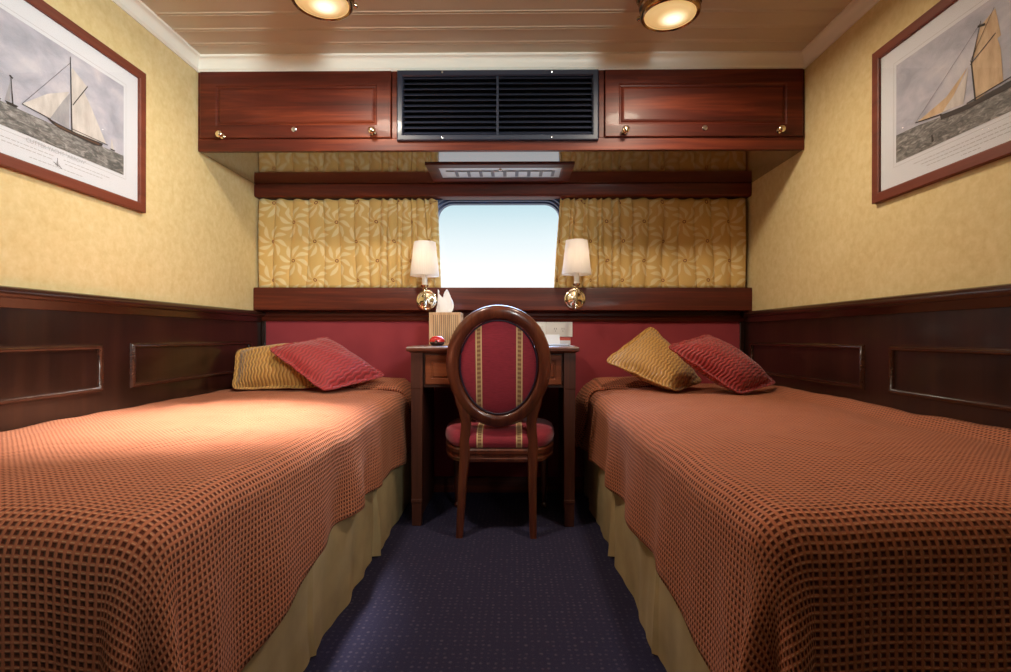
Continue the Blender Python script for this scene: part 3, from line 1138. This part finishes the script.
def bedspread(sx, xout, ztop, label):
    yh, yf, R = 2.775, (.71 if sx < 0 else .74), .060
    Stop = 1.285 - (xout + R)
    Ttop = yh - (yf + R)
    bm = bmesh.new()
    uvl = bm.loops.layers.uv.new('UVMap')
    ns, nd, nt, ne = 44, 30, 150, 34
    S_ = [Stop * i / ns for i in range(ns + 1)] + [('o', (i + 1) / nd) for i in range(nd)]
    T_ = [Ttop * i / nt for i in range(nt + 1)] + [('o', (i + 1) / ne) for i in range(ne)]
    rows = []
    for t_ in T_:
        row = []
        for s_ in S_:
            td = 0 if not isinstance(t_, tuple) else t_[1] * .42
            tt = t_ if not isinstance(t_, tuple) else Ttop
            H = .325 + .075 * sstep(tt, 1.45, 1.95) + .012 * math.sin(tt * 5 + sx)
            sd = 0 if not isinstance(s_, tuple) else s_[1] * H
            ss = s_ if not isinstance(s_, tuple) else Stop
            x, y, z = spread_point(sx, xout, ztop, R, sd, td, ss, yh - tt, yf)
            # soft unevenness, dip to the edges, drape ripples
            q = ss / Stop
            z += .008 * noise.noise((ss * 4, tt * 3, 5 + sx)) + .004 * noise.noise((ss * 11, tt * 9, 2))
            z += (.012 * math.sin(PI * min(1, q)) if sd == 0 else 0)
            z += .030 * (1 - sstep(ss, 0, .10)) * sstep(Ttop - tt, 0, .3) * (1 if sx > 0 else .3)
            if sd > .02 and td < .02:
                rip = .010 * noise.noise((tt * 6, sx * 3, 1)) + .007 * math.sin(tt * 17 + 2 * noise.noise((tt * 2, 0, sx)))
                x -= rip * sstep(sd, .05, .3) * 2.0 * (1 - sstep(tt, Ttop - .1, Ttop))
            if td > .02 and sd < .02:
                y -= (.014 * noise.noise((ss * 5, sx, 7)) + .006 * math.sin(ss * 15)) * sstep(td, .05, .35) * (1 - sstep(ss, Stop - .1, Stop))
            z = max(z, .02)
            row.append((bm.verts.new((sx * x, y, z)), ss + sd, tt + td))
        rows.append(row)
    for j in range(len(T_) - 1):
        for i in range(len(S_) - 1):
            q = (rows[j][i], rows[j][i + 1], rows[j + 1][i + 1], rows[j + 1][i])
            f = bm.faces.new([v[0] for v in q])
            for l, v in zip(f.loops, q):
                l[uvl].uv = (v[1], v[2])
    o = build('bedspread', bm, 'waffle_cloth', smooth=180)
    sm = o.modifiers.new('cloth', 'SOLIDIFY')
    sm.thickness = .006
    sm.offset = 0
    tag(o, label, 'bedspread', 'terracotta bedspreads')
    # turned-back head end of the cover, hanging over the aisle side as a flap
    bm = bmesh.new()
    uvl = bm.loops.layers.uv.new('UVMap')
    rows = []
    n, m = 50, 22
    Lf = .52 if sx < 0 else .34
    s0 = Stop - Lf
    Ltot = Lf + .33
    for i in range(n + 1):
        L = Ltot * i / n
        ss, sd = (s0 + L, 0) if L < Lf else (Stop, L - Lf)
        w = .26 - .02 * math.sin(L * 9) - (.17 * sstep(sd, .03, .33))
        row = []
        for j in range(m + 1):
            q = j / m
            yy = (2.755 - .05 * sstep(sd, .0, .3)) - w * q
            x, y, z = spread_point(sx, xout, ztop, R, sd, 0, ss, yy, yf)
            wig = .008 * noise.noise((L * 6, q * 3, 4 + sx))
            lift = .016 + wig + .010 * math.sin(PI * q) + .02 * (1 - q) * (1 if sd == 0 else 0)
            if q > .9: lift -= .010 * (q - .9) / .1
            if sd == 0:
                z += lift + .012 * math.sin(PI * min(1, ss / Stop))
            else:
                x -= (lift + sstep(sd, .02, .28) * (.070 * (1 - q) + .004)) if sx > 0 else .35 * (lift + .028 * sstep(sd, .05, .3))
                z += lift * (1 - sstep(sd, 0, .08))
            row.append((bm.verts.new((sx * x, y, z)), L, w * q))
        rows.append(row)
    for i in range(n):
        for j in range(m):
            q = (rows[i][j], rows[i + 1][j], rows[i + 1][j + 1], rows[i][j + 1])
            f = bm.faces.new([v[0] for v in q])
            for l, v in zip(f.loops, q):
                l[uvl].uv = (v[1], v[2])
    fl = build('folded_end', bm, 'waffle_cloth', o, smooth=180)
    sm = fl.modifiers.new('cloth', 'SOLIDIFY')
    sm.thickness = .010
    sm.offset = 0
    return o


bed(-1, .462, 'single bed with khaki skirt along the left wall')
bed(1, .448, 'single bed with khaki skirt along the right wall')
bedspread(-1, .440, .568, 'terracotta waffle bedspread on the left bed, with a pool of light')
bedspread(1, .426, .572, 'terracotta waffle bedspread on the right bed, turned back in a flap by the desk')


# ------------------------------------------------------------------ cushions
def cushion(L, T, R, Bc, thick, mat, label, wave_rot, flange=.055):
    """four corners; bulging on both faces, thin flange all round"""
    L, T, R, Bc = map(Vector, (L, T, R, Bc))
    mid = (L + T + R + Bc) / 4
    L, T, R, Bc = (mid + (p - mid) * 1.05 for p in (L, T, R, Bc))
    n = 40
    nrm = ((R - L).cross(T - Bc)).normalized()
    if nrm.y > 0: nrm = -nrm
    bm = bmesh.new()
    uvl = bm.loops.layers.uv.new('UVMap')
    W_ = ((T - L).length + (R - Bc).length) / 2
    H_ = ((Bc - L).length + (R - T).length) / 2
    sides = []
    for sgn in (1, -1):
        g = []
        for j in range(n + 1):
            row = []
            for i in range(n + 1):
                a, b = i / n * 2 - 1, j / n * 2 - 1
                rc = 1 - .075 * (a * b) ** 6
                pa = a * (1 - .035 * (1 - b * b) * abs(a)) * rc
                pb = b * (1 - .035 * (1 - a * a) * abs(b)) * rc
                u, v_ = (pa + 1) / 2, (pb + 1) / 2
                p = (L * (1 - u) + T * u) * (1 - v_) + (Bc * (1 - u) + R * u) * v_
                fa, fb = min(1, abs(a) / (1 - flange * 2)), min(1, abs(b) / (1 - flange * 2))
                h = thick * (max(0, (1 - fa ** 2.6) * (1 - fb ** 2.6)) ** .62) + .0025
                if abs(a) > 1 - flange * 2 or abs(b) > 1 - flange * 2:
                    h = .0025
                    p = p + nrm * .004 * noise.noise((a * 5, b * 5, thick * 90))
                h *= 1 + .10 * noise.noise((a * 1.7, b * 1.7, W_ * 40))
                p = p + nrm * (h * sgn + .004 * noise.noise((a * 3, b * 3, W_ * 11)))
                row.append((bm.verts.new(p), i / n * W_, j / n * H_))
            g.append(row)
        sides.append(g)
        for j in range(n):
            for i in range(n):
                q = (g[j][i], g[j][i + 1], g[j + 1][i + 1], g[j + 1][i])
                f = bm.faces.new([k[0] for k in q])
                for l, k in zip(f.loops, q):
                    c, s = math.cos(wave_rot), math.sin(wave_rot)
                    l[uvl].uv = (k[1] * c - k[2] * s, k[1] * s + k[2] * c)
    A_, B_ = sides
    rim = [(0, i) for i in range(n)] + [(j, n) for j in range(n)] + [(n, n - i) for i in range(n)] + [(n - j, 0) for j in range(n)]
    for k in range(len(rim)):
        (j0, i0), (j1, i1) = rim[k], rim[(k + 1) % len(rim)]
        bm.faces.new((A_[j0][i0][0], A_[j1][i1][0], B_[j1][i1][0], B_[j0][i0][0]))
    o = build('cushion', bm, mat, smooth=60)
    return tag(o, label, 'cushion', 'cushions at the bedheads')


cushion((-1.245, 2.46, .765), (-.86, 2.60, .815), (-.81, 2.37, .598), (-1.20, 2.34, .592), .074, 'gold_cloth', 'gold wavy-pleated cushion lying behind the red one on the left bed', PI / 2)
cushion((-1.035, 2.33, .775), (-.850, 2.54, .826), (-.555, 2.53, .640), (-.750, 2.235, .596), .064, 'red_cloth', 'crimson wavy-pleated cushion leaning on the gold one on the left bed', .25)
cushion((.494, 2.46, .716), (.760, 2.64, .886), (.970, 2.52, .616), (.765, 2.26, .598), .070, 'gold_cloth', 'gold wavy-pleated cushion standing on its corner on the right bed', .2)
cushion((.715, 2.22, .790), (.980, 2.46, .842), (1.245, 2.36, .625), (1.000, 2.18, .594), .066, 'red_cloth', 'dark red wavy-pleated cushion in the corner of the right bed', .2)

# ------------------------------------------------------------------ writing desk
dk = empty('writing_desk', (-.025, 2.53, 0), 'mahogany writing desk under the window between the two beds', 'desk')
bm = bmesh.new()
pr = [(0, .7915), (.003, .7935), (.010, .7935)]
tx0, tx1, ty0, ty1 = -.402, .350, 2.258, 2.768


def drect(i, z):
    return [(tx0 + i, ty0 + i, z), (tx1 - i, ty0 + i, z), (tx1 - i, ty1, z), (tx0 + i, ty1, z)]


loft(bm, [drect(.016, .760), drect(.010, .764), drect(.004, .766), drect(.0, .770), drect(.0, .780), drect(.003, .785), drect(.010, .788)])
build('desk_top', bm, 'desk_top_wood', dk, smooth=0)
bm = bmesh.new()
bm.free()
for xa, xb in ((-.375, -.355), (.303, .323)):
    build('side_panel', B(xa, xb, 2.326, 2.765, .004, .759), 'desk_wood', dk, bevel=.002)
for xc in (-.358, .310):
    bm = bmesh.new()
    loops = []
    for z, w in ((0, .019), (.004, .020), (.10, .0215), (.104, .0235), (.115, .0235), (.119, .022), (.60, .0245), (.605, .0255), (.759, .0255)):
        loops.append([(xc - w, 2.303 - w, z), (xc + w, 2.303 - w, z), (xc + w, 2.303 + w, z), (xc - w, 2.303 + w, z)])
    loft(bm, loops)
    build('leg', bm, 'desk_wood', dk, smooth=0)
bm = B(-.331, .283, 2.296, 2.312, .607, .759)
build('apron', bm, 'desk_wood', dk, smooth=0)
build('back_rail', B(-.353, .301, 2.70, 2.715, .607, .759), 'desk_wood', dk, smooth=0)
bm = bmesh.new()


def fr2(i, y):
    return [(-.322 + i, y, .620 + i), (.274 - i, y, .620 + i), (.274 - i, y, .750 - i), (-.322 + i, y, .750 - i)]


loft(bm, [fr2(0, 2.2955), fr2(0, 2.286), fr2(.003, 2.284), fr2(.024, 2.284), fr2(.027, 2.288), fr2(.032, 2.288), fr2(.037, 2.283)])
build('drawer', bm, 'drawer_wood', dk, smooth=0)

# ------------------------------------------------------------------ chair
ch = empty('dining_chair', (.002, 2.38, 0), 'oval-backed mahogany chair in crimson striped upholstery, pushed up to the desk', 'chair')
CX = .003


def back_pt(a, rx, rz, off):
    """point on the leaning oval: a = angle, off = toward the camera"""
    zc_, yc_ = .703, 2.148
    x = rx * math.sin(a)
    z = rz * math.cos(a)
    x *= 1 + .05 * (z / .25)
    yy = yc_ - .19 * z - off + 1.1 * x * x * .35
    return (CX + x, yy, zc_ + z - off * .19)


bm = bmesh.new()
N_ = 72
loops = []
for i in range(N_ + 1):
    a = 2 * PI * i / N_
    sec = []
    for dr, off in ((0, -.014), (.002, .006), (.008, .015), (.020, .018), (.036, .017), (.047, .012), (.054, .004), (.055, -.014)):
        sec.append(back_pt(a, .163 + dr, .198 + dr, off))
    loops.append(sec)
loft(bm, loops, close=True, caps=False)
bmesh.ops.remove_doubles(bm, verts=bm.verts, dist=1e-6)
build('back_frame', bm, 'chair_wood', ch, smooth=60)
bm = bmesh.new()
loops = []
for q, off in ((1.0, -.008), (.985, -.001), (.95, .004), (.85, .008), (.6, .011), (.3, .012), (.02, .012)):
    loops.append([back_pt(2 * PI * i / N_, .1625 * q, .1975 * q, off) for i in range(N_)])
loft(bm, loops, caps=True)
build('backrest', bm, 'chair_cloth', ch, smooth=60)
bm = bmesh.new()
loops = []
for q, off in ((1.0, -.009), (.97, -.022), (.8, -.036), (.4, -.044), (.02, -.045)):
    loops.append([back_pt(2 * PI * i / N_, .1620 * q, .1970 * q, off) for i in range(N_)])
loft(bm, loops, caps=True)
build('back_padding', bm, 'chair_cloth', ch, smooth=60)
# beading around the padded back
bm = bmesh.new()
tube(bm, [back_pt(2 * PI * i / N_, .159, .194, .006) for i in range(N_ + 1)], .0035, 8)
build('piping', bm, simple('piping_dark', (.03, .012, .03), .5), ch, smooth=60)


def loft_rects(bm, pts):
    loops = []
    for x, yy, z, wx, wy in pts:
        c = .28
        lp = []
        for ux, uy in ((-1, -1 + c), (-1 + c, -1), (1 - c, -1), (1, -1 + c), (1, 1 - c), (1 - c, 1), (-1 + c, 1), (-1, 1 - c)):
            lp.append((x + ux * wx, yy + uy * wy, z))
        loops.append(lp)
    return loft(bm, loops)


for sx in (-1, 1):
    bm = bmesh.new()
    loft_rects(bm, [(CX + sx * .153 - .008, 2.160, 0, .014, .014), (CX + sx * .152 - .008, 2.163, .01, .0145, .015), (CX + sx * .149 - .006, 2.176, .12, .016, .017),
                    (CX + sx * .146 - .004, 2.192, .24, .018, .019), (CX + sx * .143, 2.204, .32, .021, .021), (CX + sx * .143, 2.208, .38, .022, .021),
                    (CX + sx * .140, 2.206, .43, .021, .019), (CX + sx * .137, 2.200, .47, .021, .016), (CX + sx * .142, 2.194, .51, .023, .014),
                    (CX + sx * .158, 2.186, .55, .020, .012), (CX + sx * .172, 2.180, .585, .012, .010)])
    build('leg', bm, 'chair_wood', ch, smooth=50)
for sx in (-1, 1):
    bm = bmesh.new()
    lathe(bm, [(.001, 0), (.010, 0), (.014, .006), (.015, .014), (.010, .022), (.008, .026), (.011, .034), (.013, .08), (.0175, .235), (.013, .242), (.013, .248), (.020, .252), (.020, .262), (.017, .266), (.022, .272), (.022, .315), (.001, .315)],
          (CX + sx * .212, 2.545, 0), 'z', 20)
    build('leg', bm, 'chair_wood', ch, smooth=35)


def seat_loop(k, z, grow=0.0, crown=0.0):
    pts = []
    ctrl = [(.150, 2.195), (.200, 2.235), (.236, 2.33), (.248, 2.43), (.245, 2.52), (.215, 2.575), (.12, 2.60), (0, 2.606)]
    half = []
    for i in range(len(ctrl) - 1):
        p0 = ctrl[max(i - 1, 0)]
        p1, p2 = ctrl[i], ctrl[i + 1]
        p3 = ctrl[min(i + 2, len(ctrl) - 1)]
        for q in range(5):
            t_ = q / 5
            half.append(tuple(.5 * (2 * p1[c] + (p2[c] - p0[c]) * t_ + (2 * p0[c] - 5 * p1[c] + 4 * p2[c] - p3[c]) * t_ ** 2 + (-p0[c] + 3 * p1[c] - 3 * p2[c] + p3[c]) * t_ ** 3) for c in (0, 1)))
    half.append(ctrl[-1])
    rear = [(.150 * i / 6, 2.192) for i in range(6)]
    full = rear + half
    full = full + [(-x, yy) for x, yy in reversed(full[1:-1])]
    cy = 2.40
    out = []
    for x, yy in full:
        xx, y2 = x * k, cy + (yy - cy) * k
        r_ = math.hypot(x, yy - cy)
        xx += grow * x / r_
        y2 += grow * (yy - cy) / r_
        out.append((CX + xx, y2, z))
    return out


bm = bmesh.new()
loft(bm, [seat_loop(1, .302, -.006), seat_loop(1, .304, -.002), seat_loop(1, .316, 0), seat_loop(1, .320, -.003), seat_loop(1, .335, -.003), seat_loop(1, .338, .001), seat_loop(1, .352, .001), seat_loop(1, .360, -.006)])
build('seat_frame', bm, 'chair_wood', ch, smooth=35)
bm = bmesh.new()
loft(bm, [seat_loop(1, .361, -.010), seat_loop(1, .366, -.002), seat_loop(1, .385, .003), seat_loop(1, .405, .002), seat_loop(1, .420, -.005), seat_loop(.93, .430, -.004), seat_loop(.8, .437), seat_loop(.6, .442), seat_loop(.3, .445), seat_loop(.02, .446)])
build('seat', bm, 'chair_cloth', ch, smooth=70)

# ------------------------------------------------------------------ things on the desk and the sockets
ZD = .7882
tb = empty('tissue_box', (-.262, 2.575, ZD), 'square tissue box of tan bamboo strips, on the left of the desk', 'tissue box')
bx0, bx1, by0, by1, bz0, bz1 = -.340, -.190, 2.50, 2.65, ZD, ZD + .158
bm = bmesh.new()
w = .012
for yy0, yy1 in ((by0, by0 + .006), (by1 - .006, by1)):
    box(bm, bx0, bx0 + w, yy0, yy1, bz0, bz1); box(bm, bx1 - w, bx1, yy0, yy1, bz0, bz1)
    box(bm, bx0 + w, bx1 - w, yy0, yy1, bz0, bz0 + w); box(bm, bx0 + w, bx1 - w, yy0, yy1, bz1 - w, bz1)
for xx0, xx1 in ((bx0, bx0 + .006), (bx1 - .006, bx1)):
    box(bm, xx0, xx1, by0 + .006, by1 - .006, bz0, bz0 + w); box(bm, xx0, xx1, by0 + .006, by1 - .006, bz1 - w, bz1)
build('box_frame', bm, 'bamboo', tb, smooth=0)
bm = bmesh.new()
for i in range(13):
    xx = bx0 + w + .001 + i * .0097
    box(bm, xx, xx + .0068, by0 + .001, by0 + .004, bz0 + w, bz1 - w)
for i in range(13):
    yy = by0 + w + .001 + i * .0097
    for xx0 in (bx0 + .001, bx1 - .004):
        box(bm, xx0, xx0 + .003, yy, yy + .0068, bz0 + w, bz1 - w)
build('strips', bm, 'bamboo', tb, smooth=0)
build('liner', B(bx0 + .007, bx1 - .007, by0 + .007, by1 - .007, bz0 + .001, bz1 - .010), simple('liner_brown', (.12, .06, .035), .8), tb, smooth=0)
bm = bmesh.new()
for xa, xb, ya, yb in ((bx0 + .006, -.30, by0 + .006, by1 - .006), (-.23, bx1 - .006, by0 + .006, by1 - .006), (-.30, -.23, by0 + .006, 2.56), (-.30, -.23, 2.59, by1 - .006)):
    box(bm, xa, xb, ya, yb, bz1 - .009, bz1 - .003)
build('lid', bm, 'bamboo', tb, smooth=0)
bm = bmesh.new()
bz = bmesh.new()
for i in range(4):
    zz_ = bz0 + .066 + i * 0
bz.free()
loops = []
for j in range(11):
    h = j / 10
    lp = []
    for i in range(28):
        a = 2 * PI * i / 28
        r_ = (.030 * (1 - .25 * h) + .010 * math.sin(PI * h)) * (1 + .25 * math.sin(3 * a + 2 * h) + .12 * math.sin(7 * a - 3 * h))
        top = .022 * math.sin(2 * a + 1) * h * h
        lp.append((-.283 + r_ * math.cos(a) + .006 * math.sin(4 * h), 2.575 + .38 * r_ * math.sin(a), bz1 - .004 + .100 * h + top))
    loops.append(lp)
loft(bm, loops, caps=False)
tag(build('paper_tissue', bm, 'tissue_white', smooth=80), 'white paper tissue pulled up out of the bamboo box', 'tissue')

tr_ = empty('trinket_box', (-.283, 2.375, ZD), 'small glossy red and black oval box in front of the tissue box', 'trinket box')
bm = bmesh.new()
lathe(bm, [(.001, 0), (.022, 0), (.031, .007), (.0345, .017), (.001, .017)], (-.283, 2.375, ZD), 'z', 32, 1, .8)
build('base', bm, 'black_lacquer', tr_, smooth=60)
bm = bmesh.new()
lathe(bm, [(.001, .0175), (.0355, .0175), (.036, .021), (.032, .032), (.022, .041), (.010, .045), (.001, .046)], (-.283, 2.375, ZD), 'z', 32, 1, .8)
build('lid', bm, 'red_lacquer', tr_, smooth=60)
bm = bmesh.new()
lathe(bm, [(.001, 0), (.006, 0), (.006, -.004), (.001, -.005)], (-.283, 2.3475, ZD + .019), 'y', 14)
build('clasp', bm, 'chrome', tr_)

bm = bmesh.new()
loft(bm, [[(.205, 2.47, ZD + .0005), (.285, 2.47, ZD + .0005), (.285, 2.472, ZD + .0005), (.205, 2.472, ZD + .0005)],
          [(.205, 2.505, ZD + .052), (.285, 2.505, ZD + .052), (.285, 2.507, ZD + .052), (.205, 2.507, ZD + .052)],
          [(.205, 2.545, ZD + .0015), (.285, 2.545, ZD + .0015), (.285, 2.547, ZD + .0005), (.205, 2.547, ZD + .0005)]])
tag(build('folded_card', bm, 'paper_white', smooth=0), 'white folded card standing like a tent on the right of the desk', 'card')
bm = B(.278, .346, 2.57, 2.70, ZD, ZD + .038)
bk = tag(build('booklet', bm, 'booklet_red', bevel=.002), 'small thick red booklet lying at the right rear of the desk', 'booklet')
build('pages', B(.280, .344, 2.568, 2.5695, ZD + .003, ZD + .024), 'paper_white', bk, smooth=0)
bm = bmesh.new()
for k, (c, s, dx, dy) in enumerate(((.98, .17, .255, 2.37), (.995, -.10, .275, 2.345))):
    pass
for nm, ang, cx_, cy_, zz_, m, lb in (('paper_sheet', .12, .268, 2.375, 0, 'paper_white', 'white paper sheet lying under the grey folder at the desk edge'),
                                      ('paper_folder', -.12, .262, 2.385, .002, 'grey_card', 'grey paper folder lying on the white sheet, beside the folded card')):
    bm = B(-.058, .058, -.078, .078, 0, .0015 if nm == 'paper_sheet' else .004)
    bmesh.ops.rotate(bm, verts=bm.verts, cent=(0, 0, 0), matrix=Matrix.Rotation(ang, 3, 'Z'))
    bmesh.ops.translate(bm, verts=bm.verts, vec=(cx_, cy_, ZD + .0003 + zz_))
    tag(build(nm, bm, m, smooth=0), lb, 'paper' if nm == 'paper_sheet' else 'folder')

so = empty('wall_socket', (.30, YB - .014, .868), 'white double socket plate on the red panel above the desk', 'wall socket')
bm = B(.237, .378, YB - .021, YB - .0145, .829, .909)
build('plate', bm, 'white_plastic', so, bevel=.0015)
for xc in (.288, .327):
    bm = bmesh.new()
    lathe(bm, [(.001, 0), (.0165, 0), (.0165, -.0015), (.001, -.002)], (xc, YB - .021, .868), 'y', 24)
    s_ = build('outlet', bm, 'white_plastic', so)
    bm = bmesh.new()
    for dx in (-.006, .0045):
        box(bm, xc + dx, xc + dx + .0022, YB - .0238, YB - .0231, .868, .877)
    lathe(bm, [(.001, 0), (.0022, 0), (.001, -.0006)], (xc, YB - .0231, .860), 'y', 10)
    build('slots', bm, 'slot_dark', s_, smooth=0)
so2 = empty('switch_plate', (.215, YB - .014, .868), 'plain white plate touching the double socket, half behind the chair back', 'switch plate')
build('plate', B(.185, .2365, YB - .022, YB - .0145, .829, .909), simple('bright_plastic', (.88, .88, .86), .35), so2, bevel=.0015)
build('rocker', B(.198, .224, YB - .0255, YB - .0222, .849, .889), 'white_plastic', so2, bevel=.001)
